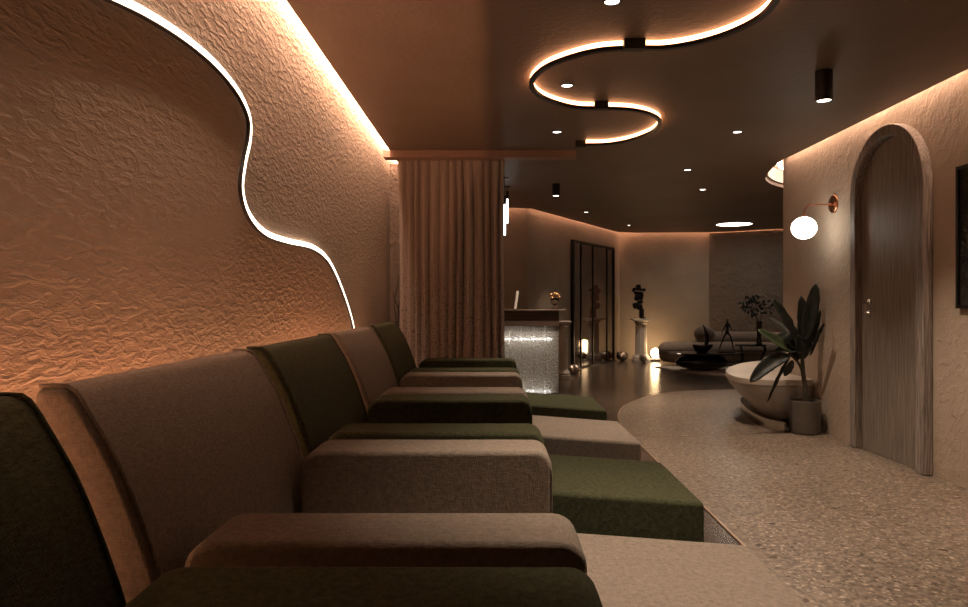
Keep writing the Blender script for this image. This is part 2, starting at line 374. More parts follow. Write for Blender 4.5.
# ceiling slab hanging inside the walls, with the light cove round its edge
slab = [(WL+G, -1.42), (WR-G, -1.42), (WR-G, YE-.15)]
cur = smooth_path([(WR-G, YE-.15, 0), (2.985, 7.4, 0), (3.045, 7.7, 0), (3.13, 8.05, 0), (3.30, 8.45, 0), (3.65, 8.87, 0), (4.3, 9.2, 0), (5.2, 9.0, 0), (5.9, 8.4, 0), (6.2, YE+.09, 0)], 5)
slab += [(p.x, p.y) for p in cur[1:]] + [(7.52, YE+.09), (7.52, 12.75)]
slab += [(PD[0]-.03, PD[1]-.11), (PC[0]-.02, PC[1]-.10), (2.95, 14.70), (2.60, 14.55), (2.40, 14.25), (PA[0]+.07, PA[1]-.08), (.18, 10.76), (WL+G, 10.76)]
struct('ceiling', prism(bmesh.new(), slab, ZC, ZC+.05), 'ceil', 'dark brown plaster ceiling')
struct('ceiling_upper', B(-1.3, 7.8, -1.7, 15.2, ZT, ZT+.1), 'coveinside', 'pale ceiling above the light cove')
ub = bmesh.new(); sweep(ub, [(p.x, p.y, ZC+.05) for p in cur[1:]], (0, 0, 1), -.03, -.001, .0, ZT-ZC-.051)
struct('trim_6', ub, 'coveinside', 'pale curved upstand round the ceiling recess')
def cove(name, path, mat, label, lip=.045, z=ZT-.05):
    bm = bmesh.new(); sweep(bm, [(x, y, z) for x, y in path], (0, 0, -1), -.012, .012, -.008, .008)
    o = obj(name, bm, mat); tag(o, label, 'light strip'); return o
def sub(a, b, n):
    return [(a[0]+(b[0]-a[0])*i/n, a[1]+(b[1]-a[1])*i/n) for i in range(n+1)]
cove('cove_light_strip', sub((WL+.062, .5), (WL+.062, 10.6), 24), 'led_left', 'warm light strip hidden in the ceiling cove along the left textured wall')
cove('cove_light_strip', sub((WR-.055, 1.6), (WR-.055, YE-.02), 16), 'led_cove', 'warm light strip in the ceiling cove above the arched door wall')
cove('cove_light_strip', [(3.12, 7.55), (3.22, 7.95), (3.42, 8.35), (3.75, 8.7), (4.35, 9.0), (5.1, 8.85)], 'led_recess', 'light strip in the round ceiling recess behind the wall corner')
cove('cove_light_strip', sub((-.9, 10.81), (PA[0]-.02, 10.94), 4)+sub((PA[0]+.05, PA[1]), (PB[0]-.02, PB[1]-.13), 10)+sub((PB[0]+.1, PB[1]-.05), (PC[0], PC[1]-.05), 6)+sub((PC[0]+.1, PC[1]-.09), (PD[0]-.02, PD[1]-.06), 6)+sub((PD[0]+.1, PD[1]-.12), (PE[0]-.1, PE[1]-.04), 6),
     'led_far', 'warm light strip in the cove above the far lounge walls')
# low strip behind the chairs
lb = bmesh.new(); tube(lb, [(WL+.045, .1+5.6*i/16, .70) for i in range(17)], .010, 8)
t = thing('low_light_strip', 'orange light strip low on the left wall behind the recliner backs', 'light strip', (0, 0, 0))
obj('led_tube', lb, 'led_low', t)
obj('mounting_rail', B(WL+.0005, WL+.034, .1, 5.7, .682, .692), 'black', t)

# ------------------------------------------------------------------ wave of light on the left wall
wp = [(-150, -80), (-20, -48), (60, -27), (122, 0), (157.6, 19), (190, 41), (217.4, 65), (239, 92), (250, 117), (250.5, 138.6), (245.5, 163), (243, 190), (250, 214.7), (266, 232.6), (288, 240.8), (313, 247), (329, 260.5), (342, 288), (352.5, 320.6), (356, 345)]
wave = []
for u, v in wp:
    Y = 1.065*F/(U0-u); p = at(u, v, Y); p.x = WL+.001; wave.append(p)
wave = smooth_path(wave, 6)
t = thing('wave_wall_light', 'long wavy white light line set on the textured left wall', 'wall light', (WL, 2.5, 1.6))
inv = Matrix.Translation((-WL, -2.5, -1.6))
def rel(bm, T): bmesh.ops.transform(bm, matrix=T, verts=bm.verts[:]); return bm
obj('diffuser', rel(sweep(bmesh.new(), wave, (1, 0, 0), -.013, .013, 0, .014), inv), 'led_wave', t)
obj('black_edge', rel(sweep(bmesh.new(), wave, (1, 0, 0), -.019, -.0135, 0, .016), inv), 'black', t)

# ------------------------------------------------------------------ S-shaped ceiling light
zr = ZC-.045
sp = [(776.7, 0), (760, 18), (730.5, 33), (697.6, 43), (664.7, 48.4), (635, 48.7), (598.8, 51), (565.9, 59.3), (542.8, 69.8), (531.5, 83), (537, 94), (552.7, 102), (575.8, 107.7), (602, 108.7), (631.8, 110.3), (651.5, 115.3), (659.7, 122.5), (653, 131.8), (631.8, 140), (608.7, 144.3), (586, 145)]
ring = [Vector((.85, 2.35, ZC)), Vector((1.13, 2.62, ZC)), Vector((1.27, 2.95, ZC))]
for u, v in sp:
    Y = (zr-CZ)*F/(V0-v); ring.append(Vector(((u-U0)*Y/F, Y, ZC)))
ring = smooth_path(ring, 7)
t = thing('serpentine_ceiling_light', 'S-shaped black ceiling track light glowing orange', 'ceiling light', (1, 4, ZC)); inv = Matrix.Translation((-1, -4, -ZC))
obj('diffuser', rel(sweep(bmesh.new(), ring, (0, 0, -1), -.009, .009, .0005, .030), inv), 'led_ring', t)
obj('profile', rel(sweep(bmesh.new(), ring, (0, 0, -1), -.015, .015, .030, .052), inv), 'black', t)
for u, v, w_ in ((634, 46, .12), (601, 106, .10), (580.5, 144, .09)):
    Y = (zr-CZ)*F/(V0-v-2); X = (u-U0)*Y/F
    obj('junction_box', rel(B(X-w_/2, X+w_/2, Y-.03, Y+.03, ZC-.056, ZC-.0005), inv), 'black', t, bevel=.003)

# ------------------------------------------------------------------ lamps in and on the ceiling
def spot(parent, loc, e, size=1.35, blend=1.0, name='bulb'):
    d = bpy.data.lights.new(name, 'SPOT'); d.energy = e; d.color = SOFT; d.spot_size = size; d.spot_blend = blend; d.shadow_soft_size = .03
    o = bpy.data.objects.new(name, d); COL.objects.link(o); o.location = loc; o.parent = parent; return o
def downlight(loc, r, label, e, grp='recessed ceiling downlights', size=1.35):
    t = thing('downlight', label, 'downlight', loc, 0, grp)
    obj('rim', lathe(bmesh.new(), [(r, -.0005), (r*1.25, -.0005), (r*1.25, -.006), (r*1.05, -.008), (r, -.004), (r, -.0005)], 28), 'black', t, smooth=True)
    obj('lens', lathe(bmesh.new(), [(0, -.003), (r*.99, -.003), (r*.99, -.0005), (0, -.0005)], 24), 'lamp', t)
    spot(t, (0, 0, -.02), e, size)
DL = [(612, 1, 'downlight nearest the camera, at the top edge of the ceiling view', 1.0), (567, 85, 'downlight inside the upper loop of the S-shaped light', 1.0),
      (557, 131.5, 'downlight between the S-shaped light and the curtain valance', 1.0), (737.3, 131.5, 'downlight on the ceiling between the S-shaped light and the right wall', 1.0),
      (687.5, 169.6, 'nearer of the two close downlights over the lounge approach', .8), (702.7, 189.3, 'farther of the two close downlights over the lounge approach', .8),
      (586.2, 212, 'downlight above the reception desk side of the far ceiling', .8), (629, 225.2, 'farthest small downlight, close to the far cove', .8)]
for u, v, lab, k in DL:
    Y = (ZC-CZ)*F/(V0-v); downlight(((u-U0)*Y/F, Y, ZC), .035 if v > 10 else .035, lab, E_SPOT*k, size=1.1 if u < 600 or v < 10 else 1.35)
downlight((.57, 2.0, ZC), .035, 'downlight over the recliners, just above the frame', E_SPOT*1.9, size=1.12)
downlight((2.1, 2.9, ZC), .035, 'downlight over the terrazzo by the picture, above the frame', E_SPOT)
Y = (ZC-CZ)*F/(V0-224); t = thing('round_ceiling_light', 'large round recessed light on the far lounge ceiling', 'ceiling light', ((734-U0)*Y/F, Y, ZC))
obj('rim', lathe(bmesh.new(), [(.32, -.0005), (.34, -.0005), (.34, -.012), (.32, -.012), (.32, -.0005)], 40), 'black', t)
obj('diffuser', lathe(bmesh.new(), [(0, -.005), (.318, -.005), (.318, -.0005), (0, -.0005)], 40), 'lamp', t)
def cylinder_lamp(u, v, h, r, lab):
    Y = (ZC-CZ)*F/(V0-v)
    t = thing('cylinder_ceiling_light', lab, 'ceiling light', ((u-U0)*Y/F, Y, ZC), 0, 'black cylinder ceiling lights')
    obj('housing', lathe(bmesh.new(), [(0, -.0005), (r, -.0005), (r, -h), (r*.86, -h), (r*.80, -h+.012), (0, -h+.012)], 32), 'black', t)
    obj('lens', lathe(bmesh.new(), [(0, -h+.006), (r*.78, -h+.006), (r*.78, -h+.011), (0, -h+.011)], 24), 'lamp', t)
    spot(t, (0, 0, -h-.01), E_SPOT*1.3, 1.6)
cylinder_lamp(824, 71, .19, .052, 'large black cylinder spotlight on the ceiling before the arched door')
cylinder_lamp(556, 184, .15, .05, 'small black cylinder spotlight on the ceiling beyond the curtain')

# ------------------------------------------------------------------ recliners
def arm_profile(x0, x1, z0, z1, r=.052, n=6):
    pts = [(x0, z0)]
    for cx, a0 in ((x0+r*1.2, PI), (x1-r, PI/2)):
        for i in range(n+1):
            a = a0-PI/2*i/n; rr = r*1.2 if cx < 0 else r
            pts.append((cx+rr*math.cos(a), z1-r+r*math.sin(a)))
    pts.append((x1, z0)); return pts
def make_chair(mat, label, y):
    t = thing('recliner', label, 'armchair', (0, y, 0), 0, 'recliners in a row along the left wall')
    front = smooth_path([(-.600, .30, 0), (-.604, .50, 0), (-.622, .63, 0), (-.662, .76, 0), (-.720, .905, 0), (-.790, 1.025, 0)], 3)
    prof = [(p.x, p.y) for p in front]+[(-.815, 1.046), (-.868, 1.046), (-.885, .95), (-.88, .6), (-.85, .30)]
    bk = obj('backrest', prism(bmesh.new(), prof, 0, 1.01, 'y'), mat, t, bevel=.016, segs=3)
    for yy in (.012, .998):
        pp = [(p.x+.002, yy, p.y) for p in front]+[(-.812, yy, 1.047), (-.865, yy, 1.047)]
        obj('piping', tube(bmesh.new(), smooth_path(pp, 2), .0045, 6), mat, bk, smooth=True)
    for y0, y1, nm in ((0, .2, 0), (.81, 1.01, 1)):
        a = obj('armrest', prism(bmesh.new(), arm_profile(-.590, .178, .06, .752), y0, y1, 'y'), mat, t, bevel=.016, segs=4)
        pr = arm_profile(-.580, .176, .12, .748)
        for yy in (y0+.004, y1-.004):
            obj('seam', tube(bmesh.new(), [(p[0], yy, p[1]-.020 if p[1] > .5 else p[1]) for p in pr], .0028, 5), mat, a, smooth=True)
    obj('seat', B(-.598, .175, .203, .807, .14, .49), mat, t, bevel=.03, segs=3)
    fr = prism(bmesh.new(), [(.19, .055), (.19, .502), (.786, .458), (.786, .055)], .165, .845, 'y')
    obj('footrest', fr, mat, t, bevel=.018, segs=3)
    obj('base', B(-.80, .60, .19, .82, .03, .052), 'base', t)
    for x in (-.76, .55):
        for yy in (.24, .77): obj('foot', lathe(bmesh.new(), [(0, 0), (.025, 0), (.03, .03), (0, .03)], 14, (x, yy, 0)), 'base', t)
    return t
Y0 = 1.322; PITCH = 1.118
taupe = make_chair('taupe', 'taupe fabric recliner, nearer of the two brown ones, large in the foreground', Y0)
green = make_chair('green', 'dark green recliner between the two taupe recliners', Y0+PITCH)
dup(taupe, (0, Y0+2*PITCH, 0), 'taupe fabric recliner farther away, between two green ones')
dup(green, (0, Y0+3*PITCH, 0), 'dark green recliner at the far end of the row beside the curtain')
dup(green, (0, Y0-PITCH, 0), 'dark green recliner nearest the camera, cut off at the lower left')

# ------------------------------------------------------------------ curtain, valance, panel behind
def curtain():
    n = 420; x0, x1 = -.945, .105; ph = random.Random(4)
    folds = []; x = 0
    while x < 1: wd = ph.uniform(.055, .105); folds.append((x, min(1, x+wd), ph.uniform(.7, 1.2))); x += wd
    bm = bmesh.new(); rows = []
    zs = [.03, .4, .8, 1.2, 1.6, 2.0, 2.3, 2.5, 2.60, 2.655]
    for z in zs:
        row = []; k = min(1, (2.66-z)/.5); amp = .03+.085*k
        for i in range(n+1):
            s = i/n
            for a, b, h in folds:
                if a <= s <= b: break
            q = (s-a)/(b-a); yv = amp*h*(1-math.sin(PI*q)**.55)
            xx = x0+(x1-x0)*s+.012*math.sin(s*9+z*.9)*k + .012*math.sin(2*PI*q)*k
            row.append(bm.verts.new((xx, 6.872+yv+.008*math.sin(z*2+s*14), z)))
        rows.append(row)
    for a, b in zip(rows, rows[1:]):
        for i in range(n): bm.faces.new((a[i], a[i+1], b[i+1], b[i]))
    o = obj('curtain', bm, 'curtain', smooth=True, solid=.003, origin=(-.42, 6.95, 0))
    tag(o, 'floor-length brown pleated curtain at the end of the recliners', 'curtain')
curtain()
struct('trim_5', B(WL+.02, .79, 6.69, 6.845, 2.592, ZC-.001), 'valance', 'brown valance board holding the curtain track')
struct('wall_panel', B(WL+.002, -.80, 7.25, 7.30, 0, 2.64), 'rock', 'rough stone strip behind the curtain')
t = thing('branch_vase', 'dark bare branches standing in the gap behind the curtain', 'vase', (-.985, 7.12, 0))
obj('vase', lathe(bmesh.new(), [(0, 0), (.04, 0), (.055, .25), (.03, .6), (.035, .7), (.03, .7), (.025, .6), (0, .58)], 20), 'darkglass', t, smooth=True)
for pts in ([(0, 0, .6), (-.01, 0, 1.0), (-.03, 0, 1.2), (.0, 0, 1.35), (.015, 0, 1.47)], [(0, 0, .6), (.01, .01, .95), (.02, 0, 1.1), (-.02, 0, 1.22), (-.04, 0, 1.3)], [(0, 0, .6), (0, .01, 1.0), (.03, 0, 1.25), (.04, 0, 1.33)]):
    obj('branch', tube(bmesh.new(), smooth_path(pts, 4), .005, 6), 'bark', t, smooth=True)

# ------------------------------------------------------------------ arched door
def arch(y0, y1, zs, z0=0, n=24):
    r = (y1-y0)/2; c = (y0+y1)/2
    return [(y0, z0)]+[(c-r*math.cos(PI*i/n), zs+r*math.sin(PI*i/n)) for i in range(n+1)]+[(y1, z0)]
XF = WR-.075
yo0, yo1 = WR*F/(933.5-U0), XF*F/(849.5-U0)
zs = 2.545-(yo1-yo0)/2
outer = arch(yo0, yo1, zs); inner = arch(yo0+.085, yo1-.085, zs)
bm = bmesh.new(); R = {}
for nm, pts in (('o', outer), ('i', inner)):
    for x in (XF, WR-.0005): R[nm, x] = [bm.verts.new((x, p[0], p[1])) for p in pts]
a, b, c, d = R['o', XF], R['i', XF], R['o', WR-.0005], R['i', WR-.0005]
for i in range(len(a)-1):
    bm.faces.new((a[i], a[i+1], b[i+1], b[i])); bm.faces.new((a[i], a[i+1], c[i+1], c[i])); bm.faces.new((b[i], b[i+1], d[i+1], d[i])); bm.faces.new((c[i], c[i+1], d[i+1], d[i]))
for i in (0, len(a)-1): bm.faces.new((a[i], b[i], d[i], c[i]))
bmesh.ops.translate(bm, verts=bm.verts[:], vec=(0, 0, .007))
ym = (yo0+yo1)/2
t = thing('door_1', 'arched washed-oak door in the right wall', 'door', (WR, ym, 0)); t['kind'] = 'structure'; inv = Matrix.Translation((-WR, -ym, 0))
obj('door_frame', rel(bm, inv), 'framewood', t, bevel=.008)
bm = prism(bmesh.new(), arch(yo0+.087, yo1-.087, zs, .008), WR-.018, WR-.001, 'x')
lf = obj('door_leaf', rel(bm, inv), 'doorwood', t)
hy = 2.99*F/(866-U0); hz = 1.205
hb = bmesh.new(); tube(hb, [(WR-.018, hy, hz), (WR-.06, hy, hz), ], .010, 12); tube(hb, [(WR-.058, hy+.01, hz), (WR-.062, hy-.05, hz+.004), (WR-.060, hy-.10, hz)], .009, 10)
lathe(hb, [(0, 0), (.026, 0), (.026, .008), (0, .008)], 20)
for v in hb.verts[-(20*2+2):]: x, y, z = v.co; v.co = (WR-.018-z, hy+x, hz+y)
obj('door_handle', rel(hb, inv), 'steel', lf, smooth=True)
kb = bmesh.new(); lathe(kb, [(0, 0), (.022, 0), (.022, .008), (.008, .010), (.008, .03), (0, .03)], 20)
for v in kb.verts: x, y, z = v.co; v.co = (WR-.018-z, hy+x, hz-.085+y)
obj('lock', rel(kb, inv), 'steel', lf, smooth=True)

# ------------------------------------------------------------------ globe wall lamp
sy = 6.25
def s_at(u, v): return at(u, v, sy)
cz = s_at(832, 204).z
t = thing('globe_wall_lamp', 'white glass globe lamp on a copper bracket beside the arched door', 'wall lamp', (WR, sy, cz))
pb = bmesh.new(); lathe(pb, [(0, 0), (.082, 0), (.082, .008), (.076, .014), (0, .014)], 36)
for v in pb.verts: x, y, z = v.co; v.co = (-z-.0005, x, y)
obj('backplate', pb, 'brass', t, smooth=True)
gx = s_at(804, 228).x-WR; gz = s_at(804, 228).z-cz
arm = smooth_path([(-.014, 0, -.005), (-.10, 0, -.005), (gx+.07, 0, -.005), (gx+.03, 0, -.018), (gx+.004, 0, -.06), (gx, 0, gz+.110)], 6)
obj('arm', tube(bmesh.new(), arm, .0065, 10), 'brass', t, smooth=True)
obj('cap', lathe(bmesh.new(), [(0, .022), (.012, .022), (.032, .006), (.034, 0), (0, 0)], 24, (gx, 0, gz+.096)), 'brass', t, smooth=True)
obj('globe', lathe(bmesh.new(), [(.108*math.sin(PI*i/18), -.100*math.cos(PI*i/18)) for i in range(19)], 36, (gx, 0, gz)), 'globe', t, smooth=True)

# ------------------------------------------------------------------ framed dark relief on the right wall
fy1 = (WR-.03)*F/(955.8-U0); fy0 = fy1-.95; fz0, fz1 = 1.165, 2.085
t = thing('framed_relief', 'black framed dark textured artwork at the right edge', 'picture', (WR, fy1, fz0)); inv = Matrix.Translation((-WR, -fy1, -fz0))
bm = bmesh.new(); X0 = WR-.032; X1 = WR-.001; w_ = .022
for (a0, a1, b0, b1) in ((fy0, fy1, fz0, fz0+w_), (fy0, fy1, fz1-w_, fz1), (fy0, fy0+w_, fz0+w_, fz1-w_), (fy1-w_, fy1, fz0+w_, fz1-w_)): box(bm, X0, X1, a0, a1, b0, b1)
obj('frame', rel(bm, inv), 'black', t)
obj('artwork', rel(B(WR-.016, WR-.001, fy0+w_, fy1-w_, fz0+w_, fz1-w_), inv), 'art', t)

# ------------------------------------------------------------------ tub-shaped bench with mirrored plinth
def offset_outline(pts, c, k): return [(c[0]+(x-c[0])*k, c[1]+(y-c[1])*k) for x, y in pts]
RZ = .475
curve = smooth_path([(3.0, 6.60, 0), (2.80, 6.58, 0), (2.58, 6.60, 0), (2.40, 6.78, 0), (2.39, 7.10, 0), (2.50, 7.55, 0), (2.74, 8.05, 0), (3.10, 8.55, 0), (3.6, 8.85, 0), (4.2, 8.9, 0), (4.8, 8.6, 0), (5.0, 8.0, 0), (4.8, 7.40, 0)], 5)
rim = [(p.x, p.y) for p in curve]+[(3.05, 7.367), (3.024, 7.367), (3.024, 6.63)]
nC = len(curve)
lowc = smooth_path([(2.97, 6.66, 0), (2.84, 6.65, 0), (2.70, 6.68, 0), (2.66, 6.88, 0), (2.70, 7.15, 0), (2.82, 7.55, 0), (3.02, 7.95, 0), (3.32, 8.35, 0), (3.7, 8.55, 0), (4.2, 8.6, 0), (4.6, 8.3, 0), (4.75, 8.0, 0), (4.6, 7.42, 0)], 5)
low = [(p.x, p.y) for p in lowc]+[(3.05, 7.37), (3.022, 7.37), (3.022, 6.68)]
t = thing('stone_basin', 'pale stone tub-like bench curving round the wall corner', 'basin', (2.9, 7.2, .006)); inv = Matrix.Translation((-2.9, -7.2, -.006))
bm = bmesh.new(); rings = []
for k, z in ((0, .10), (.30, .17), (.62, .27), (.88, .36), (.97, RZ-.065)):
    rings.append([bm.verts.new((a[0]+(b[0]-a[0])*k, a[1]+(b[1]-a[1])*k, z)) for a, b in zip(low, rim)])
for a, b in zip(rings, rings[1:]):
    for i in range(len(a)): j = (i+1) % len(a); bm.faces.new((a[i], a[j], b[j], b[i]))
bm.faces.new(rings[0]); bm.faces.new(rings[-1][::-1])
obj('body', rel(bm, inv), 'marble', t, smooth=False)
bm = bmesh.new(); prism(bm, rim, RZ-.062, RZ)
obj('rim', rel(bm, inv), 'marbletop', t, bevel=.008)
pl = smooth_path([(2.84, 6.60, 0), (2.82, 6.50, 0), (2.72, 6.42, 0), (2.60, 6.56, 0), (2.575, 6.80, 0), (2.60, 7.1, 0), (2.70, 7.6, 0), (2.86, 8.1, 0), (3.15, 8.45, 0), (3.6, 8.65, 0), (4.2, 8.65, 0), (4.5, 8.3, 0), (4.6, 7.42, 0)], 4)
plp = [(2.67, 6.40)]+[(p.x, p.y) for p in pl[9:]]+[(3.05, 7.40), (3.02, 7.38), (3.02, 6.70), (2.69, 6.62)]
obj('plinth', rel(prism(bmesh.new(), plp, .007, .10), inv), 'mirror', t)

# ------------------------------------------------------------------ potted plant
PY = 6.42
px, pz = at(805, 430, PY).x, .007
t = thing('potted_plant', 'leafy dark green plant in a grey cylinder pot beside the arched door', 'plant', (px, PY, pz))
PR = .135; PHt = .30
pot = obj('pot', lathe(bmesh.new(), [(0, 0), (PR*.95, 0), (PR*.97, .012), (PR, .02), (PR, PHt), (PR-.012, PHt), (PR-.014, PHt-.03), (0, PHt-.03)], 40), 'pot', t, bevel=.003)
obj('soil', lathe(bmesh.new(), [(0, PHt-.028), (PR-.015, PHt-.028), (PR-.015, PHt-.024), (0, PHt-.018)], 30), 'soil', t, smooth=True)
def pl_at(u, v, dy=0): p = at(u, v, PY+dy); return p-Vector((px, PY, pz))
top = pl_at(802, 352)
obj('trunk', tube(bmesh.new(), smooth_path([(0, 0, PHt-.03), pl_at(805.5, 390), pl_at(803, 372, .01), pl_at(802, 350)], 4), [.024]*5+[.02]*5+[.016]*3, 10), 'stem', t, smooth=True)
obj('side_stem', tube(bmesh.new(), smooth_path([(.015, -.02, PHt-.03), pl_at(808, 397, -.02), pl_at(806, 392, -.01), pl_at(804.5, 380)], 4), .010, 8), 'stem', t, smooth=True)
obj('side_stem', tube(bmesh.new(), smooth_path([pl_at(804, 380), pl_at(800, 366, -.02), pl_at(793, 357, -.04), pl_at(788, 354, -.06)], 4), .011, 8), 'stem', t, smooth=True)
def leaf(base, tip, wid, bend, face, mat='leaf', wob=0, seed=0):
    base = Vector(base); tip = Vector(tip); ax = tip-base; Ln = ax.length; axn = ax.normalized()
    f = Vector(face); f = (f-axn*f.dot(axn)).normalized(); s = axn.cross(f).normalized()
    n = 16; m = 6; bm = bmesh.new(); rows = []; rnd = random.Random(seed)
    for i in range(n+1):
        q = i/n; wd = wid/2*(math.sin(PI*min(1, q*.94+.04))**.55)*(1 if q < .97 else .5)
        if q < .08: wd *= q/.08+.1
        c = base+ax*q+Vector((0, 0, 1))*bend*math.sin(PI*q)*Ln
        row = []
        for j in range(m+1):
            g = j/m*2-1
            row.append(bm.verts.new(c+s*g*wd*(1+.05*rnd.uniform(-1, 1))+f*(abs(g)**1.2*wd*.35+wd*.10*math.sin(q*22+g*2+seed)*abs(g))))
        rows.append(row)
    for a, b in zip(rows, rows[1:]):
        for j in range(m): bm.faces.new((a[j], a[j+1], b[j+1], b[j]))
    o = obj('leaf', bm, mat, t, smooth=True, solid=.002)
    return o
k = PY/F
LV = [((803, 345), (801, 296), 10, 0, (.1, -1, .1), 0, .03), ((804, 342), (816, 284), 11, .0, (-.2, -1, .1), -.02, .02), ((799, 347), (772, 299), 9, .05, (.4, -.9, .2), -.08, .0),
      ((806, 350), (820.5, 310), 5, -.04, (.2, -1, 0), -.25, -.02), ((810, 356), (824, 323), 4.2, .10, (.2, -1, .1), -.28, -.03), ((796, 352), (758, 330), 9, -.02, (0, -.8, .6), -.10, .0),
      ((800, 350), (776, 335), 12, .05, (.1, -.7, .7), .05, .0), ((790, 355), (750, 382), 11, .10, (.2, -.8, .55), -.12, -.05), ((789, 357), (767, 402), 5, .08, (.7, -.7, .2), -.08, -.05),
      ((793, 360), (784, 376), 6, .0, (.2, -1, .2), -.06, -.05), ((802, 356), (792, 326), 9, 0, (.2, -1, .2), .06, .03), ((804, 358), (808, 322), 9, 0, (-.2, -1, .1), .04, .0),
      ((799, 360), (784, 341), 9, 0, (.2, -.9, .4), -.03, .0), ((803, 360), (798, 335), 10, 0, (0, -1, .2), -.05, .0), ((802, 352), (775, 352), 10, .08, (0, -.6, .8), -.04, 0), ((805, 350), (812, 330), 7, .05, (.3, -.9, 0), .08, .0),
      ((800, 352), (770, 318), 8, .08, (.2, -.5, .8), .35, .0)]
for i, (b0, t0, wd, bend, face, dyt, dyb) in enumerate(LV):
    leaf(pl_at(b0[0], b0[1], dyb), pl_at(t0[0], t0[1], dyt*.9), wd*k*1.3, bend, face, 'leaf_lit' if i == 5 else 'leaf', seed=i)

# ------------------------------------------------------------------ reception desk
DY = 9.1
t = thing('reception_desk', 'lit glass-block reception desk with a brown wooden top', 'reception desk', (.2, DY, 0)); inv = Matrix.Translation((-.2, -DY, 0))
xs = [-.60, -.44, -.28, -.12, .04, .20, .355, .51, .665, .845]
for x0, x1 in zip(xs, xs[1:]):
    obj('glass_panel', rel(B(x0+.005, x1-.005, DY, DY+.05, .02, .892), inv), 'ice', t, bevel=.004)
obj('glass_panel', rel(B(.80, .845, DY+.055, DY+.7, .02, .892), inv), 'ice', t, bevel=.004)
obj('backing', rel(B(-.60, .77, DY+.16, DY+.19, .02, .892), inv), 'stone', t)
obj('light_strip', rel(B(-.58, .76, DY+.085, DY+.125, .712, .728), inv), 'led_desk', t)
obj('light_strip', rel(B(-.58, .76, DY+.085, DY+.125, .03, .038), inv), 'led_desk', t)
obj('kick_plate', rel(B(-.60, .845, DY+.0, DY+.7, 0, .018), inv), 'steel', t)
obj('wood_front', rel(B(-.60, .845, DY-.02, DY+.70, .894, 1.088), inv), 'deskwood', t, bevel=.003)
obj('counter_top', rel(B(-.62, .93, DY-.06, DY+.74, 1.09, 1.108), inv), 'deskwood', t, bevel=.003)
t = thing('card_holder', 'slim white upright card standing on the reception counter', 'card', (at(515, 309, 9.2).x, 9.2, 1.108), 0)
o = obj('card', B(-.016, .016, -.08, .08, .008, .245), 'paper', t); o.rotation_euler = (0, math.radians(8), 0)
obj('stand', B(-.03, .03, -.06, .06, .0, .010), 'black', t)
t = thing('flower_bowl', 'clear glass vase of gold flowers on the end of the reception counter', 'vase', (.80, 9.2, 1.108))
obj('vase', lathe(bmesh.new(), [(0, 0), (.045, 0), (.05, .01), (.02, .03), (.025, .05), (.055, .10), (.05, .15), (.045, .15), (.05, .10), (.02, .055), (0, .05)], 24), 'vase', t, smooth=True)
rnd = random.Random(3)
for i in range(9):
    a = rnd.uniform(0, 6.28); r = rnd.uniform(.01, .065)
    obj('flower', blob(bmesh.new(), (r*math.cos(a), r*math.sin(a), .17+rnd.uniform(-.02, .05)), (.024, .024, .017), i, .12, 2), 'gold', t, smooth=True)
# tube pendants above the desk
for X, Yp, zt, zb, lab in ((.125, 8.2, 2.45, 1.99, 'nearer white glass tube pendant hanging beside the curtain edge'), (.168, 8.8, 2.60, 2.2, 'farther white glass tube pendant hanging beside the curtain edge')):
    t = thing('tube_pendant', lab, 'pendant lamp', (X, Yp, ZC), 0, 'tube pendants over the reception desk')
    obj('ceiling_plate', lathe(bmesh.new(), [(0, -.0005), (.04, -.0005), (.04, -.012), (0, -.012)], 20), 'black', t)
    obj('cable', tube(bmesh.new(), [(0, 0, -.01), (0, 0, zt-ZC)], .003, 6), 'black', t)
    obj('cap', tube(bmesh.new(), [(0, 0, zt-ZC), (0, 0, zt-ZC-.10)], 0.014, 14), 'black', t)
    obj('tube', tube(bmesh.new(), [(0, 0, zt-ZC-.10), (0, 0, zb-ZC)], .012, 14), 'tubelamp', t, smooth=True)

# ------------------------------------------------------------------ glass doors on the slanted wall
pa = Vector((1.37, 12.50)); pbb = Vector((2.43, 14.40)); d = (pbb-pa).normalized(); Ld = (pbb-pa).length
ang = math.atan2(d.y, d.x); nx = Vector((d.y, -d.x))
org = pa+nx*.0
t = thing('door_2', 'tall dark glass doors with black frames in the slanted far wall', 'door', (org.x, org.y, 0), ang); t['kind'] = 'structure'
HT = 2.32
def lp(bm): return bm
fr = bmesh.new()
box(fr, 0, .05, -.06, .0, 0, HT); box(fr, Ld-.06, Ld, -.06, .0, 0, HT); box(fr, .05, Ld-.06, -.06, 0, HT-.045, HT); box(fr, .05, Ld-.06, -.06, 0, 0, .03)
o = obj('door_frame', fr, 'black', t)
cuts = [.05, .38, .98, 1.75, Ld-.06]
for i, (a, b) in enumerate(zip(cuts, cuts[1:])):
    pn = bmesh.new(); box(pn, a, b, -.040, -.030, .03, HT-.045)
    q = obj('glass_pane', pn, 'tint', t)
    if i: obj('mullion', B(a-.014, a+.014, -.055, -.026, .03, HT-.045), 'black', q)
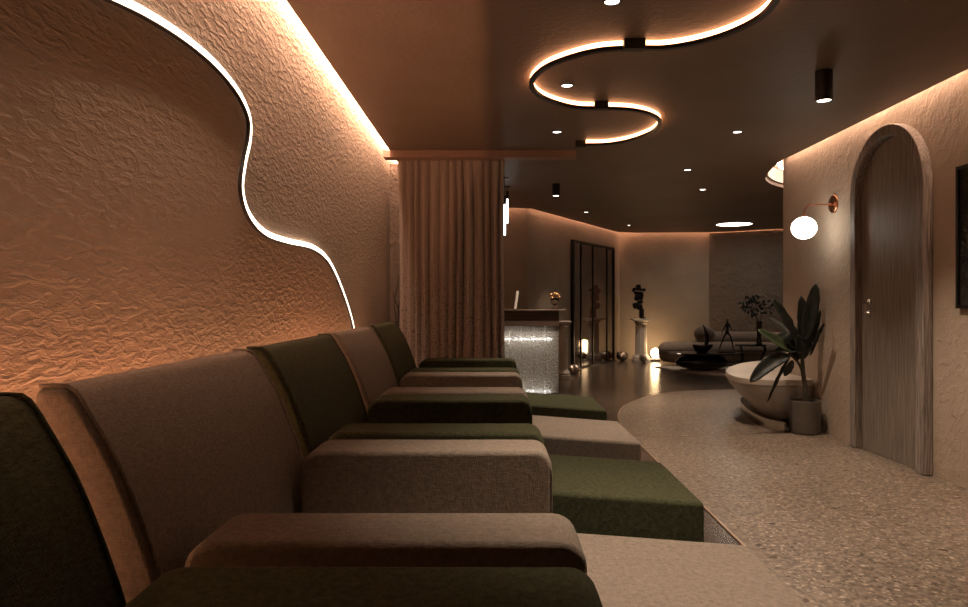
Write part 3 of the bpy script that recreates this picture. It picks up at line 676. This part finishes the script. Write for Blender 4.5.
# ------------------------------------------------------------------ pedestals
def pedestal(X, Yp, H, r, lab, round_=True):
    t = thing('pedestal', lab, 'pedestal', (X, Yp, 0), 0, 'white column pedestals')
    obj('base', lathe(bmesh.new(), [(0, 0), (r*1.5, 0), (r*1.5, .05), (r*1.35, .06), (r*1.4, .085), (r*1.25, .105), (r*1.1, .125), (0, .125)], 32), 'stone', t)
    sh = bmesh.new(); n = 64; rg = []
    for z, kk in ((.125, 1.05), (.16, 1.0), (H-.12, .92), (H-.10, .95)):
        rg.append([sh.verts.new((r*kk*(1-.06*(abs(math.sin(8*2*PI*i/n)) if z > .13 and z < H-.11 else 0))*math.cos(2*PI*i/n), r*kk*(1-.06*(abs(math.sin(8*2*PI*i/n)) if z > .13 and z < H-.11 else 0))*math.sin(2*PI*i/n), z)) for i in range(n)])
    for a, b in zip(rg, rg[1:]):
        for i in range(n): sh.faces.new((a[i], a[(i+1) % n], b[(i+1) % n], b[i]))
    sh.faces.new(rg[0]); sh.faces.new(rg[-1][::-1])
    obj('shaft', sh, 'stone', t)
    obj('capital', lathe(bmesh.new(), [(0, H-.10), (r*.98, H-.10), (r*1.08, H-.085), (r*1.0, H-.07), (r*1.35, H-.035), (r*1.35, H-.032), (0, H-.032)], 32), 'stone', t)
    obj('slab', B(-r*1.5, r*1.5, -r*1.5, r*1.5, H-.032, H), 'stone', t, bevel=.003)
    return t
pedestal(at(562.5, 378, 11.1).x, 11.1, .905, .085, 'white fluted column pedestal beside the reception desk')
pedestal(3.0, 14.28, .868, .125, 'white column pedestal carrying the black sculpture')
t = obj('sculpture', bmesh.new(), 'bronze'); bpy.data.objects.remove(t)
sb = bmesh.new(); z0 = .868
def S(u, v, ru, rv, tilt=0, box_=False):
    p = at(u, v, 14.28); r = (ru*14.28/F, .07, rv*14.28/F)
    block(sb, (p.x, 14.28, p.z), [a*.9 for a in r], Matrix.Rotation(tilt+math.sin(u*3.1)*.25, 3, 'Y'))
for a in ((641.5, 313, 2.6, 5.2), (639.5, 307, 3.2, 3.2), (636, 305.5, 3.4, 3.4), (640, 302, 3.0, 2.2), (637, 297.5, 2.6, 3.6), (640.8, 296.5, 2.6, 3.8), (638.5, 293, 5.0, 1.8), (638.6, 289.4, 6.8, 1.5), (638.3, 286.8, 2.6, 2.6), (633.5, 290.5, 1.6, 1.6), (644, 289.8, 1.5, 1.8)): S(*a)
box(sb, 2.98, 3.08, 14.22, 14.34, .8695, .90)
o = obj('abstract_sculpture', sb, 'bronze', smooth=True, origin=(3.0, 14.28, z0)); tag(o, 'black stacked abstract sculpture on the white pedestal', 'sculpture')
for (u, v, Yb, r, lab, sd) in ((622.5, 358, 14.3, .12, 'crumpled silver ball on the floor left of the sculpture pedestal', 1), (643, 359.5, 13.95, .085, 'small crumpled silver ball at the foot of the sculpture pedestal', 2), (574.5, 369.5, 11.75, .085, 'crumpled silver ball on the floor beside the reception pedestal', 3)):
    X = (u-U0)*Yb/F; bm = bmesh.new(); blob(bm, (0, 0, r*.9), (r, r, r*.88), sd, .17, 3)
    zmin = min(v_.co.z for v_ in bm.verts)
    for v_ in bm.verts: v_.co.z -= zmin
    o = obj('crumpled_ball', bm, 'foil'); o.location = (X, Yb, 0); tag(o, lab, 'ornament', 'crumpled silver floor balls')
# floor globe lamp
t = thing('floor_globe_lamp', 'glowing glass globe lamp on the floor beside the sofa end', 'lamp', (3.30, 14.30, 0))
obj('stone_foot', blob(bmesh.new(), (0, -.02, .035), (.11, .09, .035), 5, .12, 3), 'stone', t, smooth=True)
obj('globe', blob(bmesh.new(), (0, 0, .165), (.10, .10, .10), 0, 0, 3), 'floorglobe', t, smooth=True)
ld = bpy.data.lights.new('bulb', 'POINT'); ld.energy = 9; ld.color = (1, .62, .30); ld.shadow_soft_size = .1; lo = bpy.data.objects.new('bulb', ld); COL.objects.link(lo); lo.parent = t; lo.location = (0, -.02, .30)

# ------------------------------------------------------------------ lounge: rug, sofa, tables
rp = smooth_path([(3.02, 12.97, 0), (3.10, 12.65, 0), (3.2, 12.1, 0), (3.55, 11.6, 0), (4.0, 11.15, 0), (4.8, 10.9, 0), (5.6, 11.2, 0), (6.1, 12.0, 0), (5.9, 12.8, 0), (5.2, 12.95, 0), (4.0, 12.98, 0)], 5, True)
o = obj('rug', prism(bmesh.new(), [(p.x, p.y) for p in rp], .001, .014), 'rug'); tag(o, 'pale shaggy rug under the coffee table', 'rug')
SY = 13.45
t = thing('curved_sofa', 'low curved taupe sofa against the far lounge wall', 'sofa', (4.3, SY, 0)); inv = Matrix.Translation((-4.3, -SY, 0))
def capsule(x0, x1, y0, y1, n=8):
    r = (y1-y0)/2; c = (y0+y1)/2; pts = []
    for i in range(n+1): a = PI/2+PI*i/n; pts.append((x0+r+r*math.cos(a), c+r*math.sin(a)))
    for i in range(n+1): a = -PI/2+PI*i/n; pts.append((x1-r+r*math.cos(a), c+r*math.sin(a)))
    return pts
obj('seat', rel(prism(bmesh.new(), capsule(3.16, 5.75, 13.0, 13.9), .06, .435), inv), 'boucle', t, bevel=.15, segs=6)
bk = smooth_path([(3.95, 13.60, 0), (4.3, 13.72, 0), (4.8, 13.72, 0), (5.3, 13.60, 0), (5.6, 13.3, 0)], 5)
bb = bmesh.new(); n = 14; rings = []
for i, p in enumerate(bk):
    q = i/(len(bk)-1); e = min(1, math.sin(PI*min(max(q, .02), .98))*4)**.5
    tt = (bk[min(i+1, len(bk)-1)]-bk[max(i-1, 0)]).normalized(); sd = Vector((-tt.y, tt.x, 0))
    rings.append([bb.verts.new(p+sd*.12*e*math.cos(2*PI*j/n)+Vector((0, 0, .49+.14*e*math.sin(2*PI*j/n)))) for j in range(n)])
for a, b in zip(rings, rings[1:]):
    for j in range(n): bb.faces.new((a[j], a[(j+1) % n], b[(j+1) % n], b[j]))
bb.faces.new(rings[0]); bb.faces.new(rings[-1][::-1])
obj('backrest', rel(bb, inv), 'cushion', t, smooth=True)
pp = [(x, y, .30) for x, y in capsule(3.145, 5.765, 12.985, 13.915)]
obj('piping', rel(tube(bmesh.new(), pp[:10], .008, 6), inv), 'black', t)
for x, y in ((3.6, 13.2), (3.6, 13.7), (5.3, 13.2), (5.3, 13.7)): obj('leg', rel(lathe(bmesh.new(), [(0, 0), (.03, 0), (.03, .07), (0, .07)], 12, (x, y, 0)), inv), 'black', t)
o = obj('round_cushion', blob(bmesh.new(), (0, 0, 0), (.20, .08, .15), 0, 0, 3), 'cushion', smooth=True); o.location = (4.02, 13.38, .598)
tag(o, 'round taupe cushion standing on the curved sofa seat', 'cushion')
CY = 12.2
t = thing('coffee_table', 'black oval coffee table on the rug', 'coffee table', (3.70, CY, .014))
obj('table_top', lathe(bmesh.new(), [(0, .285), (.62, .285), (.655, .298), (.655, .305), (.64, .314), (0, .314)], 48, sx=1, sy=.62), 'blackgloss', t, smooth=False)
obj('base', blob(bmesh.new(), (-.08, 0, .145), (.46, .26, .143), 9, .05, 3), 'blackgloss', t, smooth=True)
TZ = .328
t = thing('boat_bowl', 'black boat-shaped bowl ornament on the coffee table', 'bowl', (at(702, 340, CY).x, CY, TZ))
bm = bmesh.new(); rg = []
for z, kx in ((0, .45), (.03, .7), (.09, .95), (.12, 1.0), (.125, .92), (.10, .85), (.05, .6)):
    rg.append([bm.verts.new((.185*kx*math.cos(2*PI*i/28)*(1+.08*(z > .08)*math.cos(2*PI*i/28)), .09*kx*math.sin(2*PI*i/28), z+.02*abs(math.cos(2*PI*i/28))*(z > .08))) for i in range(28)])
for a, b in zip(rg, rg[1:]):
    for i in range(28): bm.faces.new((a[i], a[(i+1) % 28], b[(i+1) % 28], b[i]))
bm.faces.new(rg[0]); bm.faces.new(rg[-1][::-1])
obj('hull', bm, 'bronze', t, smooth=True)
sp_ = [at(706, 345, CY), at(707.3, 338, CY), at(705.8, 332, CY), at(704.2, 327, CY), at(702.8, 324.5, CY)]
sp_ = [p-Vector((at(702, 340, CY).x, CY, TZ)) for p in sp_]
obj('standing_form', tube(bmesh.new(), smooth_path(sp_, 4), [.030, .034, .038, .036, .036, .04, .044, .044, .036, .030, .026, .020, .014, .012, .010, .008, .006], 10), 'bronze', t, smooth=True)
# striding figurine
def skin_obj(name, verts, edges, radii, mat, parent, loc):
    me = bpy.data.meshes.new(name); me.from_pydata([tuple(v) for v in verts], edges, []); me.update(); me.materials.append(M[mat])
    o = bpy.data.objects.new(name, me); COL.objects.link(o); o.location = loc; o.parent = parent
    s = o.modifiers.new('skin', 'SKIN'); s.use_smooth_shade = True
    for i, r in enumerate(radii): me.skin_vertices[0].data[i].radius = (r, r)
    me.skin_vertices[0].data[0].use_root = True
    ss = o.modifiers.new('sub', 'SUBSURF'); ss.levels = 1; ss.render_levels = 1
    return o
fx = at(726, 350, CY).x
t = thing('striding_figurine', 'slim black figurine of a striding man on the coffee table', 'figurine', (fx, CY, TZ))
obj('base', B(-.13, .14, -.045, .045, 0, .014), 'bronze', t, bevel=.003)
J = [(727, 331.5), (727.5, 326), (727.3, 322.6), (727.5, 321), (727.3, 318.6), (730, 336), (731.8, 343), (733, 349.8), (734.8, 350.2), (723.8, 338), (721.8, 344), (719.5, 349.8), (721.2, 350.2), (724.8, 327.5), (722.8, 332), (722.5, 336), (729.5, 326.5), (731, 329.8), (735, 329.6)]
def fy(i): return {5: -.02, 6: -.03, 7: -.03, 8: -.03, 9: .02, 10: .03, 11: .03, 12: .03, 13: .03, 14: .04, 15: .03, 16: -.04, 17: -.05, 18: -.05}.get(i, 0)
vs = [at(u, v, CY)-Vector((fx, CY, TZ))+Vector((0, fy(i), 0)) for i, (u, v) in enumerate(J)]
E = [(0, 1), (1, 2), (2, 3), (3, 4), (0, 5), (5, 6), (6, 7), (7, 8), (0, 9), (9, 10), (10, 11), (11, 12), (2, 13), (13, 14), (14, 15), (2, 16), (16, 17), (17, 18)]
rad = [.024, .026, .022, .011, .020, .017, .013, .009, .006, .017, .013, .009, .006, .012, .009, .006, .012, .009, .006]
skin_obj('body', vs, E, rad, 'bronze', t, (0, 0, 0))
# side table with branch vase
TX, TY = 4.63, 12.62
t = thing('side_table', 'black side table with one curved leg in front of the sofa', 'side table', (TX, TY, .014))
obj('table_top', lathe(bmesh.new(), [(0, .40), (.27, .40), (.285, .412), (.27, .424), (0, .424)], 36, sx=1, sy=.7), 'blackgloss', t)
obj('leg', tube(bmesh.new(), smooth_path([(.20, 0, .41), (.26, 0, .35), (.21, 0, .22), (.17, 0, .10), (.20, 0, .02)], 5), .022, 10), 'blackgloss', t, smooth=True)
obj('leg', tube(bmesh.new(), smooth_path([(-.18, .02, .40), (-.14, .02, .25), (-.16, .02, .02)], 5), .018, 10), 'blackgloss', t, smooth=True)
obj('base', lathe(bmesh.new(), [(0, 0), (.24, 0), (.24, .016), (0, .02)], 32), 'blackgloss', t)
vx = at(759, 330, TY).x; vz = .438
t = thing('branch_vase', 'tall dark glass vase of leafy branches on the side table', 'vase', (vx, TY, vz+.001))
obj('vase', lathe(bmesh.new(), [(0, 0), (.055, 0), (.05, .02), (.035, .15), (.05, .36), (.058, .42), (.052, .42), (.044, .36), (.03, .16), (0, .15)], 24), 'darkglass', t, smooth=True)
rnd = random.Random(8)
for i in range(7):
    a = rnd.uniform(-1, 1); ttip = Vector((a*.22+.01, rnd.uniform(-.12, .12), rnd.uniform(.58, .86)))
    br = obj('branch', tube(bmesh.new(), smooth_path([(0, 0, .2), (a*.05, 0, .45), ttip*.8+Vector((0, 0, .1)), ttip], 3), .005, 5), 'bark', t, smooth=True)
    lb = bmesh.new()
    for j in range(11):
        c = ttip+Vector((rnd.uniform(-.11, .11), rnd.uniform(-.08, .08), rnd.uniform(-.12, .07))); r = Matrix.Rotation(rnd.uniform(0, 3), 3, 'Y') @ Matrix.Rotation(rnd.uniform(-1, 1), 3, 'X')
        blob(lb, c, (.042, .004, .020), j, .1, 1, r)
    obj('leaves', lb, 'leaf', br, smooth=True)
